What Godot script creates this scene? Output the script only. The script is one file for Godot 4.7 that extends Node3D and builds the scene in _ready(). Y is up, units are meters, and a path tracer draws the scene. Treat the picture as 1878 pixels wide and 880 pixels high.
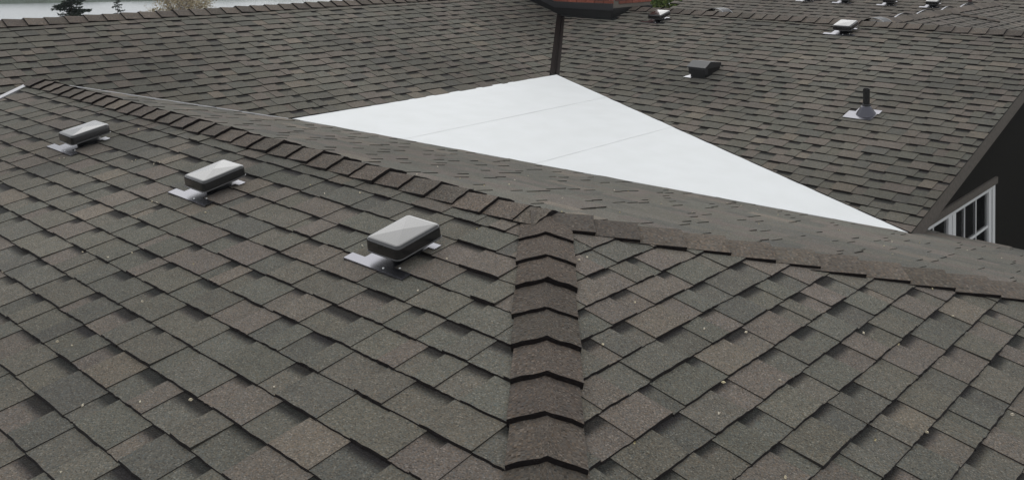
extends Node3D

# ---------------------------------------------------------------- measures
const CAM := Vector3(2.4974, 1.1425, 2.9417)
const YAW := 0.8295
const ROLL := 0.0044
const FOCAL := 1733.26          # in pixels of a 1878 x 880 picture
const HORIZON := -113.49
const EXPO := 0.1435            # shingle exposure on the south slope
const P_S := 0.1961
const P_E := 0.2313
const P_N := 0.2303
const P_1 := 0.3056
const P_2 := 0.238
const C1 := -6.5054
const H1 := 0.3651
const C2 := -7.4131
const H2 := 0.2125
const P_3 := 0.3

var rng := RandomNumberGenerator.new()
var cam_r: Vector3
var cam_u: Vector3
var cam_f: Vector3
var M := {}
var house: Node3D
var specs := []
var slopes := {}


# ---------------------------------------------------------------- mesh buffer
class Buf:
	var v := PackedVector3Array()
	var n := PackedVector3Array()
	var c := PackedColorArray()
	var t := PackedVector2Array()

	func tri(a: Vector3, b: Vector3, d: Vector3, nn: Vector3, ca: Color, cb: Color, cd: Color, ua := Vector2.ZERO, ub := Vector2.ZERO, ud := Vector2.ZERO) -> void:
		if (b - a).cross(d - a).dot(nn) > 0.0:      # front faces run clockwise
			var x := b; b = d; d = x
			var y := cb; cb = cd; cd = y
			var z := ub; ub = ud; ud = z
		v.append(a); v.append(b); v.append(d)
		n.append(nn); n.append(nn); n.append(nn)
		c.append(ca); c.append(cb); c.append(cd)
		t.append(ua); t.append(ub); t.append(ud)

	func quad(a: Vector3, b: Vector3, d: Vector3, e: Vector3, nn: Vector3, col: Color) -> void:
		var k := 1.1
		tri(a, b, d, nn, col, col, col, Vector2(a.x + a.z, a.y) * k, Vector2(b.x + b.z, b.y) * k, Vector2(d.x + d.z, d.y) * k)
		tri(a, d, e, nn, col, col, col, Vector2(a.x + a.z, a.y) * k, Vector2(d.x + d.z, d.y) * k, Vector2(e.x + e.z, e.y) * k)

	func face(a: Vector3, b: Vector3, d: Vector3, e: Vector3, out: Vector3, col: Color) -> void:
		var nn := (b - a).cross(d - a)
		if nn.length() < 1e-12:
			nn = (d - a).cross(e - a)
		nn = nn.normalized()
		quad(a, b, d, e, nn if nn.dot(out) >= 0.0 else -nn, col)

	func box(lo: Vector3, hi: Vector3, col: Color) -> void:
		for ax in 3:
			for s in [0, 1]:
				var i := (ax + 1) % 3
				var j := (ax + 2) % 3
				var p := []
				for q in [[0, 0], [1, 0], [1, 1], [0, 1]]:
					var w := Vector3()
					w[ax] = hi[ax] if s else lo[ax]
					w[i] = hi[i] if q[0] else lo[i]
					w[j] = hi[j] if q[1] else lo[j]
					p.append(w)
				var nn := Vector3()
				nn[ax] = 1.0 if s else -1.0
				quad(p[0], p[1], p[2], p[3], nn, col)

	func add(xf: Transform3D, o: Buf) -> void:
		for i in o.v.size():
			v.append(xf * o.v[i]); n.append((xf.basis * o.n[i]).normalized()); c.append(o.c[i]); t.append(o.t[i])

	func mesh() -> ArrayMesh:
		var a := []
		a.resize(Mesh.ARRAY_MAX)
		a[Mesh.ARRAY_VERTEX] = v
		a[Mesh.ARRAY_NORMAL] = n
		a[Mesh.ARRAY_COLOR] = c
		a[Mesh.ARRAY_TEX_UV] = t
		var m := ArrayMesh.new()
		m.add_surface_from_arrays(Mesh.PRIMITIVE_TRIANGLES, a)
		return m


class Slope:
	var name := ""
	var o: Vector3
	var s: Vector3                # along the courses
	var u: Vector3                # up the slope
	var n: Vector3
	var clips: Array[Plane] = []
	var node: Node3D

	func at(a: float, b: float, h := 0.0) -> Vector3:
		return o + s * a + u * b + n * h


# ---------------------------------------------------------------- nodes
func put(called: String, mesh: Mesh, mat: Material, parent: Node3D = self) -> MeshInstance3D:
	var o := MeshInstance3D.new()
	o.name = called
	o.mesh = mesh
	for i in mesh.get_surface_count():
		o.set_surface_override_material(i, mat)
	parent.add_child(o, true)
	return o


func tag(o: Node3D, label: String, category: String, group := "", kind := "") -> Node3D:
	if label: o.set_meta("label", label)
	if category: o.set_meta("category", category)
	if group: o.set_meta("group", group)
	if kind: o.set_meta("kind", kind)
	return o


func thing(called: String, at: Vector3, label: String, category: String, group := "") -> Node3D:
	var o := Node3D.new()
	o.name = called
	add_child(o, true)
	o.position = at
	tag(o, label, category, group)
	return o


func px(p: Vector3) -> Vector2:
	var d := p - CAM
	var z := maxf(d.dot(cam_f), 0.05)
	return Vector2(939.0 + FOCAL * d.dot(cam_r) / z, HORIZON - FOCAL * d.dot(cam_u) / z)


func vplane(a: Vector3, b: Vector3, test: Vector3, gap := 0.0) -> Plane:
	var d := b - a
	var nn := Vector3(-d.z, 0, d.x).normalized()
	if nn.dot(test - a) < 0.0:
		nn = -nn
	return Plane(nn, nn.dot(a) + gap)


func clip(poly: PackedVector3Array, planes: Array[Plane]) -> PackedVector3Array:
	for p in planes:
		var inside := true
		for q in poly:
			if p.distance_to(q) < 0.0:
				inside = false
				break
		if inside:
			continue
		var out := PackedVector3Array()
		for i in poly.size():
			var a := poly[i]
			var b := poly[(i + 1) % poly.size()]
			var da := p.distance_to(a)
			var db := p.distance_to(b)
			if da >= 0.0:
				out.append(a)
			if (da >= 0.0) != (db >= 0.0):
				out.append(a.lerp(b, da / (da - db)))
		poly = out
		if poly.size() < 3:
			return PackedVector3Array()
	return poly


# ---------------------------------------------------------------- materials
func noise(freq: float, seed_: int, oct := 4) -> FastNoiseLite:
	var f := FastNoiseLite.new()
	f.noise_type = FastNoiseLite.TYPE_SIMPLEX_SMOOTH
	f.frequency = freq
	f.seed = seed_
	f.fractal_octaves = oct
	return f


func ntex(freq: float, seed_: int, lo: Color, hi: Color, size := 512, normal := false) -> NoiseTexture2D:
	var t := NoiseTexture2D.new()
	t.width = size; t.height = size
	t.seamless = true
	t.noise = noise(freq, seed_)
	if normal:
		t.as_normal_map = true
		t.bump_strength = 4.0
	else:
		var g := Gradient.new()
		g.set_color(0, lo); g.set_color(1, hi)
		t.color_ramp = g
	return t


func mat(col: Color, rough: float, metal := 0.0, spec := 0.5) -> StandardMaterial3D:
	var m := StandardMaterial3D.new()
	m.albedo_color = col.linear_to_srgb()
	m.roughness = rough
	m.metallic = metal
	m.metallic_specular = spec
	return m


# mineral granules: every grain has its own tone; mean value 0.6
func granules() -> Array:
	var n := 1024
	var r := RandomNumberGenerator.new()
	r.seed = 5
	var lut := PackedByteArray()
	lut.resize(1024)
	for i in 1024:
		lut[i] = int(clampf(Color(i / 1023.0, 0, 0).linear_to_srgb().r * 255.0, 0, 255))
	var fn := noise(0.012, 8, 3)
	fn.domain_warp_enabled = false
	var soft := PackedFloat32Array()
	soft.resize(128 * 128)
	for j in 128:
		for i in 128:
			# made to wrap by blending across the border
			var fx := i / 128.0
			var fy := j / 128.0
			var a := fn.get_noise_2d(i * 8, j * 8)
			var b := fn.get_noise_2d(i * 8 - 1024, j * 8)
			var c := fn.get_noise_2d(i * 8, j * 8 - 1024)
			var d := fn.get_noise_2d(i * 8 - 1024, j * 8 - 1024)
			soft[j * 128 + i] = lerpf(lerpf(a, b, fx), lerpf(c, d, fx), fy)
	var grain := PackedFloat32Array()
	grain.resize(512 * 512)
	for i in 512 * 512:
		grain[i] = r.randfn(0.0, 1.0)
	var bytes := PackedByteArray()
	bytes.resize(n * n * 3)
	var relief := PackedByteArray()
	relief.resize(n * n)
	for y in n:
		for x in n:
			var g := grain[((y * 2 / 5) % 512) * 512 + (x * 2 / 5) % 512]
			var h: float = g * 0.75 + r.randf() * 0.8 - 0.4
			var k: float = 0.57 * (1.0 + 0.27 * maxf(h, -1.1) + 0.16 * soft[(y >> 3) * 128 + (x >> 3)])
			if g > 1.75: k *= 1.4
			elif g < -2.1: k *= 0.7
			var hue: float = grain[((y * 2 / 5) * 512 + (x * 2 / 5) + 7919) & 262143] * 0.05
			var at := (y * n + x) * 3
			bytes[at] = lut[clampi(int(k * (1.0 + hue) * 1023.0), 0, 1023)]
			bytes[at + 1] = lut[clampi(int(k * 1023.0), 0, 1023)]
			bytes[at + 2] = lut[clampi(int(k * (1.0 - hue) * 1023.0), 0, 1023)]
			relief[y * n + x] = clampi(int(128 + 45 * h), 0, 255)
	var im := Image.create_from_data(n, n, false, Image.FORMAT_RGB8, bytes)
	var im2 := Image.create_from_data(n, n, false, Image.FORMAT_L8, relief)
	var nm: Image = im2.duplicate()
	nm.convert(Image.FORMAT_RGBA8)
	nm.bump_map_to_normal_map(3.0)
	return [ImageTexture.create_from_image(im), ImageTexture.create_from_image(nm)]


func materials() -> void:
	var g := granules()
	var m := StandardMaterial3D.new()
	m.vertex_color_use_as_albedo = true
	m.albedo_texture = g[0]
	m.normal_enabled = true
	m.normal_texture = g[1]
	m.normal_scale = 0.6
	m.roughness = 0.95
	m.metallic_specular = 0.22
	m.rim_enabled = true
	m.rim = 0.14
	m.rim_tint = 0.6
	M.shingle = m
	m = mat(Color(0.755, 0.77, 0.775), 0.6)
	m.albedo_texture = ntex(0.006, 3, Color(0.97, 0.97, 0.965), Color(1, 1, 1), 1024)
	m.uv1_triplanar = true; m.uv1_world_triplanar = true; m.uv1_scale = Vector3(0.45, 0.45, 0.45)
	m.detail_enabled = true
	m.detail_blend_mode = BaseMaterial3D.BLEND_MODE_MUL
	m.normal_enabled = true
	m.normal_texture = ntex(0.008, 4, Color.BLACK, Color.WHITE, 512, true)
	m.normal_scale = 0.03
	M.membrane = m
	M.seam = mat(Color(0.62, 0.62, 0.61), 0.8)
	m = mat(Color(0.0035, 0.0035, 0.0043), 0.24, 0.0, 0.4)
	m.clearcoat_enabled = true; m.clearcoat = 0.95; m.clearcoat_roughness = 0.14
	M.black = m
	m = mat(Color(0.2, 0.2, 0.225), 0.26, 0.95, 0.6)
	M.flange = m
	M.matt_black = mat(Color(0.008, 0.008, 0.0085), 0.45, 0.0, 0.4)
	M.screw = mat(Color(0.7, 0.7, 0.7), 0.35, 0.8)
	m = mat(Color(0.016, 0.012, 0.011), 0.7, 0.0, 0.2)
	M.brown_metal = m
	M.silver = mat(Color(0.5, 0.5, 0.52), 0.4, 0.7)
	m = mat(Color(0.035, 0.033, 0.03), 0.95, 0.0, 0.2)
	m.albedo_texture = ntex(0.35, 21, Color(0.55, 0.55, 0.55), Color(1, 1, 1), 512)
	m.uv1_triplanar = true; m.uv1_world_triplanar = true; m.uv1_scale = Vector3(0.9, 0.9, 0.9)
	m.heightmap_enabled = true
	m.heightmap_texture = ntex(0.35, 21, Color.BLACK, Color.WHITE, 512)
	m.heightmap_scale = 0.4
	M.stucco = m
	m = mat(Color(0.135, 0.116, 0.1), 0.75)
	m.albedo_texture = ntex(0.05, 22, Color(0.8, 0.8, 0.8), Color(1, 1, 1), 256)
	m.uv1_triplanar = true; m.uv1_world_triplanar = true; m.uv1_scale = Vector3(2, 2, 2)
	M.fascia = m
	M.white_frame = mat(Color(0.74, 0.74, 0.75), 0.4)
	m = mat(Color(0.02, 0.021, 0.023, 0.25), 0.05, 0.0, 0.5)
	m.transparency = BaseMaterial3D.TRANSPARENCY_ALPHA
	M.glass = m
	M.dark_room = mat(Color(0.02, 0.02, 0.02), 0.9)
	m = StandardMaterial3D.new()
	m.vertex_color_use_as_albedo = true
	m.roughness = 0.9
	m.albedo_texture = ntex(0.12, 31, Color(0.62, 0.6, 0.58), Color(1, 1, 1), 256)
	m.uv1_triplanar = true; m.uv1_world_triplanar = true; m.uv1_scale = Vector3(3, 3, 3)
	M.brick = m
	m = mat(Color(0.018, 0.018, 0.021), 0.4, 0.2, 0.6)
	M.flashing = m
	m = mat(Color(0.2, 0.22, 0.225), 0.24, 0.0, 1.0)
	m.normal_enabled = true
	m.normal_texture = ntex(0.03, 41, Color.BLACK, Color.WHITE, 512, true)
	m.normal_scale = 0.02
	m.uv1_triplanar = true; m.uv1_world_triplanar = true; m.uv1_scale = Vector3(0.05, 0.05, 0.05)
	M.water = m
	m = StandardMaterial3D.new()
	m.vertex_color_use_as_albedo = true
	m.roughness = 0.9
	m.metallic_specular = 0.2
	M.plain = m
	m = m.duplicate()
	m.backlight_enabled = true
	m.backlight = Color(0.4, 0.4, 0.4)
	m.roughness = 0.7
	M.leaf = m


# ---------------------------------------------------------------- shingles
const PALETTE := [
	[Color(0.122, 0.112, 0.095), 0.33], [Color(0.112, 0.1065, 0.092), 0.29], [Color(0.135, 0.116, 0.1015), 0.24],
	[Color(0.154, 0.132, 0.11), 0.05], [Color(0.1, 0.095, 0.084), 0.09]]
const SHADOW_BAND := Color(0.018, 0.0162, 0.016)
const EDGE := Color(0.0095, 0.008, 0.0078)


func tone(r: RandomNumberGenerator) -> Color:
	var k := r.randf()
	for p in PALETTE:
		k -= p[1]
		if k <= 0.0:
			return p[0] * r.randf_range(0.93, 1.07)
	return PALETTE[0][0]


func slope(called: String, o: Vector3, s: Vector3, u: Vector3, clips: Array[Plane]) -> Slope:
	var q := Slope.new()
	q.name = called
	q.o = o
	q.s = s.normalized()
	q.u = u.normalized()
	q.n = q.s.cross(q.u).normalized()
	if q.n.y < 0.0:
		q.n = -q.n
	q.clips = clips
	slopes[called] = q
	return q


# one visible piece of a laminated shingle: a tab (two plies) or the recess between two tabs (one ply)
func piece(buf: Buf, q: Slope, z: Dictionary, fine: bool) -> void:
	var r := RandomNumberGenerator.new()
	r.seed = z.seed
	var e: float = z.e
	var t0: float = z.t0 + (0.0 if z.tab else 0.0)
	var t1: float = z.t0 + e + 0.012
	var hb: float = (0.0105 if z.tab else 0.0066) + r.randf_range(-0.0006, 0.0012)
	if fine and z.tab and r.randf() < 0.07:
		hb += r.randf_range(0.002, 0.005)      # a tab that has not sealed down
	var ht: float = 0.0022 if z.tab else -0.0004
	var col: Color = z.col
	var lift := func(p: Vector3) -> Vector3:
		var t := (p - q.o).dot(q.u)
		return p + q.n * lerpf(hb, ht, clampf((t - t0) / (t1 - t0), 0, 1))
	var off := Vector2(r.randf(), r.randf())
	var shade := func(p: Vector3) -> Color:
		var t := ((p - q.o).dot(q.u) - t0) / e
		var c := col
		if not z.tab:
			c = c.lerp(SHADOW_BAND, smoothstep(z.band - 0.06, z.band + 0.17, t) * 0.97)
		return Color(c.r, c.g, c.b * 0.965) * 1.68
	var uv := func(p: Vector3) -> Vector2:
		return Vector2((p - q.o).dot(q.s), (p - q.o).dot(q.u)) * 0.62 + off
	var seg := 6 if fine else 1
	var butt := PackedVector3Array()
	for i in seg + 1:
		var k := float(i) / seg
		butt.append(q.at(lerpf(z.s0, z.s1, k), t0 + (r.randf_range(-0.0018, 0.0018) if fine else 0.0) + z.skew * (k - 0.5)))
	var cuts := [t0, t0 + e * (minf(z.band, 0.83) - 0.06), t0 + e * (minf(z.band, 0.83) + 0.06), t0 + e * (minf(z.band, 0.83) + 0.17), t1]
	if z.tab:
		cuts = [t0, t1]
	for i in cuts.size() - 1:
		var poly := PackedVector3Array()
		if i == 0:
			poly.append_array(butt)
		else:
			poly.append(q.at(z.s0, cuts[i])); poly.append(q.at(z.s1, cuts[i]))
		poly.append(q.at(z.s1, cuts[i + 1])); poly.append(q.at(z.s0, cuts[i + 1]))
		poly = clip(poly, q.clips)
		if poly.size() < 3:
			continue
		var mid := Vector3()
		for p in poly: mid += p / poly.size()
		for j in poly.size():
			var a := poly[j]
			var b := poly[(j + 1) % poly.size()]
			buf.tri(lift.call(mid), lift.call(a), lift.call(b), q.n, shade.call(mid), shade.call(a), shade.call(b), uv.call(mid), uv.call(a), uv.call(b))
	var rim := butt.duplicate()
	rim.append(q.at(z.s1, t1)); rim.append(q.at(z.s0, t1))
	rim = clip(rim, q.clips)
	if rim.size() < 3:
		return
	var c := Vector3()
	for p in rim: c += p / rim.size()
	for j in rim.size():
		var a := rim[j]
		var b := rim[(j + 1) % rim.size()]
		if (a - q.o).dot(q.u) > t1 - 0.001 and (b - q.o).dot(q.u) > t1 - 0.001:
			continue
		var out := (b - a).cross(q.n).normalized()
		if out.dot(a - c) < 0.0: out = -out
		var foot := out * (0.004 if out.dot(q.u) < -0.7 else 0.001) - q.n * 0.003      # dark foot flares past the cut edge, painting the shadow under the butt
		buf.face(a + foot, b + foot, lift.call(b), lift.call(a), out + q.n * 0.4, (EDGE if out.dot(q.u) < -0.7 else EDGE.lerp(col, 0.22)) * 1.68)


func lay(q: Slope, e: float, phase: float, s_lo: float, s_hi: float, t_lo: float, t_hi: float, margin: float) -> void:
	var r := RandomNumberGenerator.new()
	r.seed = hash(q.name)
	var wave := noise(1.0, 91, 3)
	var k := int(floor((t_lo - phase) / e))
	while phase + k * e < t_hi:
		var t0 := phase + k * e
		var s := s_lo - r.randf() * 0.4
		var tab := r.randf() < 0.5
		var wob := r.randf_range(-0.0015, 0.0015)
		while s < s_hi:
			var w := r.randf_range(0.085, 0.235) if tab else r.randf_range(0.06, 0.175)
			w *= e / 0.1435 * (1.55 if q.name == "north" else 1.0)
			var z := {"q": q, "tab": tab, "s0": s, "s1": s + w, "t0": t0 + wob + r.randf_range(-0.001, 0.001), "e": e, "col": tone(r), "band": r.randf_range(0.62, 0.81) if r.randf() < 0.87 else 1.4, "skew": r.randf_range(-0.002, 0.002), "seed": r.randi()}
			z.t0 += 0.003 * wave.get_noise_2d(s * 0.8, k * 7.3)
			z.col = z.col * (1.0 + 0.36 * wave.get_noise_2d(s * 0.35 + 90.0, k * 0.06))
			s += w
			tab = not tab
			var mid := q.at(z.s0 + w / 2, t0 + e / 2)
			var gone := false
			for p in q.clips:
				if p.distance_to(mid) < -0.13:
					gone = true
					break
			if gone or (mid - CAM).dot(cam_f) < 0.3:
				continue
			var a := px(q.at(z.s0, t0)); var b := px(q.at(z.s1, t0)); var c := px(q.at(z.s1, t0 + e)); var d := px(q.at(z.s0, t0 + e))
			var m := (a + b + c + d) / 4.0
			if m.x < -margin or m.x > 1878 + margin or m.y < -margin or m.y > 880 + margin:
				continue
			z.area = absf((c - a).cross(d - b)) / 2.0
			if m.x < 0 or m.x > 1878 or m.y < 0 or m.y > 880:
				z.area = 0.0
			for p in q.clips:
				if p.distance_to(mid) < 0.08:
					z.area *= 0.2
			specs.append(z)
		k += 1


func deck(q: Slope, s_lo: float, s_hi: float, t_lo: float, t_hi: float, thick: float, parent: Node3D) -> void:
	var poly := clip(PackedVector3Array([q.at(s_lo, t_lo), q.at(s_hi, t_lo), q.at(s_hi, t_hi), q.at(s_lo, t_hi)]), q.clips)
	var b := Buf.new()
	var col := Color(0.02, 0.018, 0.017) * 1.68
	var mid := Vector3()
	for p in poly: mid += p / poly.size()
	var top := q.n * -0.004
	var low := Vector3(0, -thick, 0)
	for i in poly.size():
		var a := poly[i]
		var c := poly[(i + 1) % poly.size()]
		b.tri(mid + top, a + top, c + top, q.n, col, col, col)
		b.tri(mid + low, a + low, c + low, -q.n, col, col, col)
		var out := (c - a).cross(q.n).normalized()
		if out.dot(a - mid) < 0.0: out = -out
		b.quad(a + low, c + low, c + top, a + top, out, col)
	q.node = put("roof_slope", b.mesh(), M.shingle, parent)


# caps folded over a ridge or a hip from a to b; their thick butts face b
func caps(a: Vector3, b: Vector3, left: Vector3, right: Vector3, leg: float, e: float, parent: Node3D, fine: bool, phase := 0.0, stuff := false) -> void:
	var d := (b - a).normalized()
	var length := (b - a).length()
	var wl := (left - d * left.dot(d)).normalized()
	var wr := (right - d * right.dot(d)).normalized()
	var nl := d.cross(wl).normalized()
	if nl.y < 0: nl = -nl
	var nr := d.cross(wr).normalized()
	if nr.y < 0: nr = -nr
	var up := (nl + nr).normalized()
	var all := Buf.new()
	var k := phase
	while k < length - 0.01:
		var end := minf(k + e, length)
		var begin := end - e - 0.07
		k += e
		var buf := all if stuff else Buf.new()
		var col := Color(0.115, 0.094, 0.076).lerp(Color(0.092, 0.077, 0.064), rng.randf()) * rng.randf_range(0.82, 1.2) * 1.68
		var thick := rng.randf_range(0.0145, 0.021)
		var base := 0.0125
		var l0 := leg + rng.randf_range(-0.006, 0.006)
		var l1 := leg + rng.randf_range(-0.006, 0.006)
		var sway := rng.randf_range(-0.006, 0.006)
		var section := func(at: float, h: float, grow: float) -> PackedVector3Array:
			var p := a + d * at
			var out := PackedVector3Array()
			var droop := 0.007
			for i in [1.0, 0.66, 0.33, 0.12]:
				out.append(p + wl * (l0 * i * grow + sway) + nl * (h - (droop if i == 1.0 else 0.0) + (0.0068 if i == 0.12 else 0.003 if i == 0.33 else 0.0)))
			out.append(p + up * (h + 0.0105) + wl * sway)
			for i in [0.12, 0.33, 0.66, 1.0]:
				out.append(p + wr * (l1 * i * grow - sway) + nr * (h - (droop if i == 1.0 else 0.0) + (0.0068 if i == 0.12 else 0.003 if i == 0.33 else 0.0)))
			return out
		var hi: PackedVector3Array = section.call(end, base + thick, 1.0)
		var lo: PackedVector3Array = section.call(end, base - 0.012, 1.0)
		var back: PackedVector3Array = section.call(begin, base - 0.002, 0.96)
		var back_lo: PackedVector3Array = section.call(begin, base - 0.012, 0.96)
		if fine:
			for i in hi.size():
				hi[i] += d * rng.randf_range(-0.003, 0.003) + up * rng.randf_range(-0.0012, 0.0012)
		var off := Vector2(rng.randf(), rng.randf())
		for i in hi.size() - 1:
			var n0 := nl.lerp(nr, clampf((i - 2.5) / 2.0, 0, 1)).normalized()
			var kx := i * 0.014
			buf.tri(hi[i], hi[i + 1], back[i + 1], n0, col, col, col, off + Vector2(kx, 0), off + Vector2(kx + 0.014, 0), off + Vector2(kx + 0.014, 0.095))
			buf.tri(hi[i], back[i + 1], back[i], n0, col, col, col, off + Vector2(kx, 0), off + Vector2(kx + 0.014, 0.095), off + Vector2(kx, 0.095))
			buf.quad(lo[i], lo[i + 1], hi[i + 1], hi[i], d, EDGE * 1.68)
		buf.quad(lo[0], back_lo[0], back[0], hi[0], wl, EDGE * 1.9)
		buf.quad(lo[8], back_lo[8], back[8], hi[8], wr, EDGE * 1.9)
		if not stuff:
			put("ridge_cap", buf.mesh(), M.shingle, parent)
	if stuff:
		put("ridge_cap_row", all.mesh(), M.shingle, parent)


# ---------------------------------------------------------------- small shapes
func prism(buf: Buf, prof: PackedVector2Array, x0: float, x1: float, col: Color) -> void:
	var mid := Vector2()
	for p in prof: mid += p / prof.size()
	var idx := Geometry2D.triangulate_polygon(prof)
	for k in range(0, idx.size(), 3):
		for x in [x0, x1]:
			var nn := Vector3(1 if x == maxf(x0, x1) else -1, 0, 0)
			buf.tri(Vector3(x, prof[idx[k]].y, prof[idx[k]].x), Vector3(x, prof[idx[k + 1]].y, prof[idx[k + 1]].x), Vector3(x, prof[idx[k + 2]].y, prof[idx[k + 2]].x), nn, col, col, col)
	for i in prof.size():
		var a := prof[i]
		var b := prof[(i + 1) % prof.size()]
		var d := b - a
		var nn := Vector3(0, -d.x, d.y)
		nn = nn.normalized()
		var t := (a + b) / 2.0 + Vector2(nn.z, nn.y) * 0.0005
		if Geometry2D.is_point_in_polygon(t, prof): nn = -nn
		buf.quad(Vector3(x0, a.y, a.x), Vector3(x0, b.y, b.x), Vector3(x1, b.y, b.x), Vector3(x1, a.y, a.x), nn, col)


func ring(w: float, d: float, r: float, y: float) -> PackedVector3Array:
	var out := PackedVector3Array()
	for q in 4:
		var cx := (w / 2 - r) * (1 if q == 0 or q == 3 else -1)
		var cz := (d / 2 - r) * (1 if q < 2 else -1)
		for i in 6:
			var an := PI / 2 * (q + i / 5.0)
			out.append(Vector3(cx + cos(an) * r, y, cz + sin(an) * r))
	return out


func rings(list: Array, close_top: float, smooth := true) -> ArrayMesh:
	var st := SurfaceTool.new()
	st.begin(Mesh.PRIMITIVE_TRIANGLES)
	st.set_smooth_group(0 if smooth else -1)
	for k in list.size() - 1:
		var a: PackedVector3Array = list[k]
		var b: PackedVector3Array = list[k + 1]
		var n := a.size()
		for i in n:
			var j := (i + 1) % n
			for p in [a[i], a[j], b[j], a[i], b[j], b[i]]:
				st.add_vertex(p)
	if close_top > -50.0:
		var t: PackedVector3Array = list[-1]
		st.set_smooth_group(-1)
		for i in t.size():
			for p in [t[i], t[(i + 1) % t.size()], Vector3(0, close_top, 0)]:
				st.add_vertex(p)
	st.generate_normals()
	return st.commit()


func lathe(prof: PackedVector2Array, seg := 20, smooth := true) -> ArrayMesh:
	var list := []
	for p in prof:
		var r := PackedVector3Array()
		for i in seg:
			r.append(Vector3(cos(TAU * i / seg) * p.x, p.y, sin(TAU * i / seg) * p.x))
		list.append(r)
	return rings(list, prof[-1].y, smooth)


func slope_basis(q: Slope) -> Basis:
	# x along the courses, y out of the roof, z down the slope
	var z := -q.u
	var x := q.n.cross(z).normalized()
	return Basis(x, q.n, z)


# a square roof vent: flange plate under the shingles, throat, moulded cap
func roof_vent(q: Slope, at: Vector3, label: String, group: String, w := 0.2, d := 0.235, full := true) -> Node3D:
	var o := thing("roof_vent", at, label, "roof vent", group)
	o.basis = slope_basis(q)
	vent_parts(o, w, d)
	return o


func vent_parts(o: Node3D, w: float, d: float) -> void:
	var plate := Buf.new()
	var c := Color.WHITE
	var zf := d / 2 + 0.036
	# the exposed T of the flange: a strip below and a stem that runs up under the cap
	var y := 0.0125
	for s in [[-w * 0.99, w * 0.76, zf - 0.045, zf], [-w * 0.6, w * 0.27, -d * 0.3, zf - 0.045]]:
		plate.box(Vector3(s[0], y - 0.002, s[2]), Vector3(s[1], y, s[3]), c)
	plate.box(Vector3(-w * 0.99, 0.002, zf - 0.001), Vector3(w * 0.76, y - 0.0005, zf + 0.0015), c)
	plate.box(Vector3(w * 0.1, y - 0.002, -d * 0.46), Vector3(w * 0.44, y - 0.0003, -d * 0.3), c)
	put("flange", plate.mesh(), M.flange, o)
	var th := []
	for k in [[1.0, 0.008], [0.86, 0.016], [0.8, 0.03], [0.8, 0.056]]:
		var r := PackedVector3Array()
		for i in 20:
			r.append(Vector3(-0.018 + cos(TAU * i / 20) * w * 0.36 * k[0], k[1], sin(TAU * i / 20) * w * 0.38 * k[0] - d * 0.08))
		th.append(r)
	put("throat", rings(th, 0.056), M.matt_black, o)
	var list := []
	for k in [[-0.012, 0.05], [0.002, 0.0485], [0.003, 0.05], [0.002, 0.0515], [0.0, 0.0522], [-0.0002, 0.0535], [-0.0016, 0.0905], [-0.002, 0.0925], [-0.0038, 0.097], [-0.0075, 0.1005], [-0.012, 0.1022], [-0.018, 0.103]]:
		list.append(ring(w + k[0] * 2, d + k[0] * 2, maxf(0.006, 0.024 + k[0]), k[1]))
	put("cap", rings(list, 0.1075), M.black, o)
	for p in [[0.02, zf - 0.02], [w * 0.4, zf - 0.052]]:
		var s := put("screw", lathe(PackedVector2Array([Vector2(0.0045, 0), Vector2(0.004, 0.0022), Vector2(0.002, 0.0032)]), 8), M.screw, o)
		s.position = Vector3(p[0], y, p[1])


# ---------------------------------------------------------------- trees
func stick(b: Buf, p: Vector3, q: Vector3, r0: float, r1: float, col: Color) -> void:
	var d := (q - p).normalized()
	var x := d.cross(Vector3(0.3, 0.1, 1).normalized()).normalized()
	var y := d.cross(x)
	for i in 5:
		var a0 := TAU * i / 5
		var a1 := TAU * (i + 1) / 5
		var u0 := x * cos(a0) + y * sin(a0)
		var u1 := x * cos(a1) + y * sin(a1)
		b.quad(p + u0 * r0, p + u1 * r0, q + u1 * r1, q + u0 * r1, (u0 + u1).normalized(), col)


func leaf(b: Buf, p: Vector3, size: float, col: Color, along := Vector3.ZERO, slim := 0.5) -> void:
	var d := along if along != Vector3.ZERO else Vector3(rng.randfn(), rng.randfn(), rng.randfn()).normalized()
	var x := d.cross(Vector3(rng.randfn(), rng.randfn(), rng.randfn())).normalized() * size * slim
	var tip := p + d * size
	var nn := d.cross(x).normalized()
	if nn.y < 0: nn = -nn
	b.tri(p, p + d * size * 0.5 + x, tip, nn, col, col, col)
	b.tri(p, p + d * size * 0.5 - x, tip, nn, col, col, col)


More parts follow.
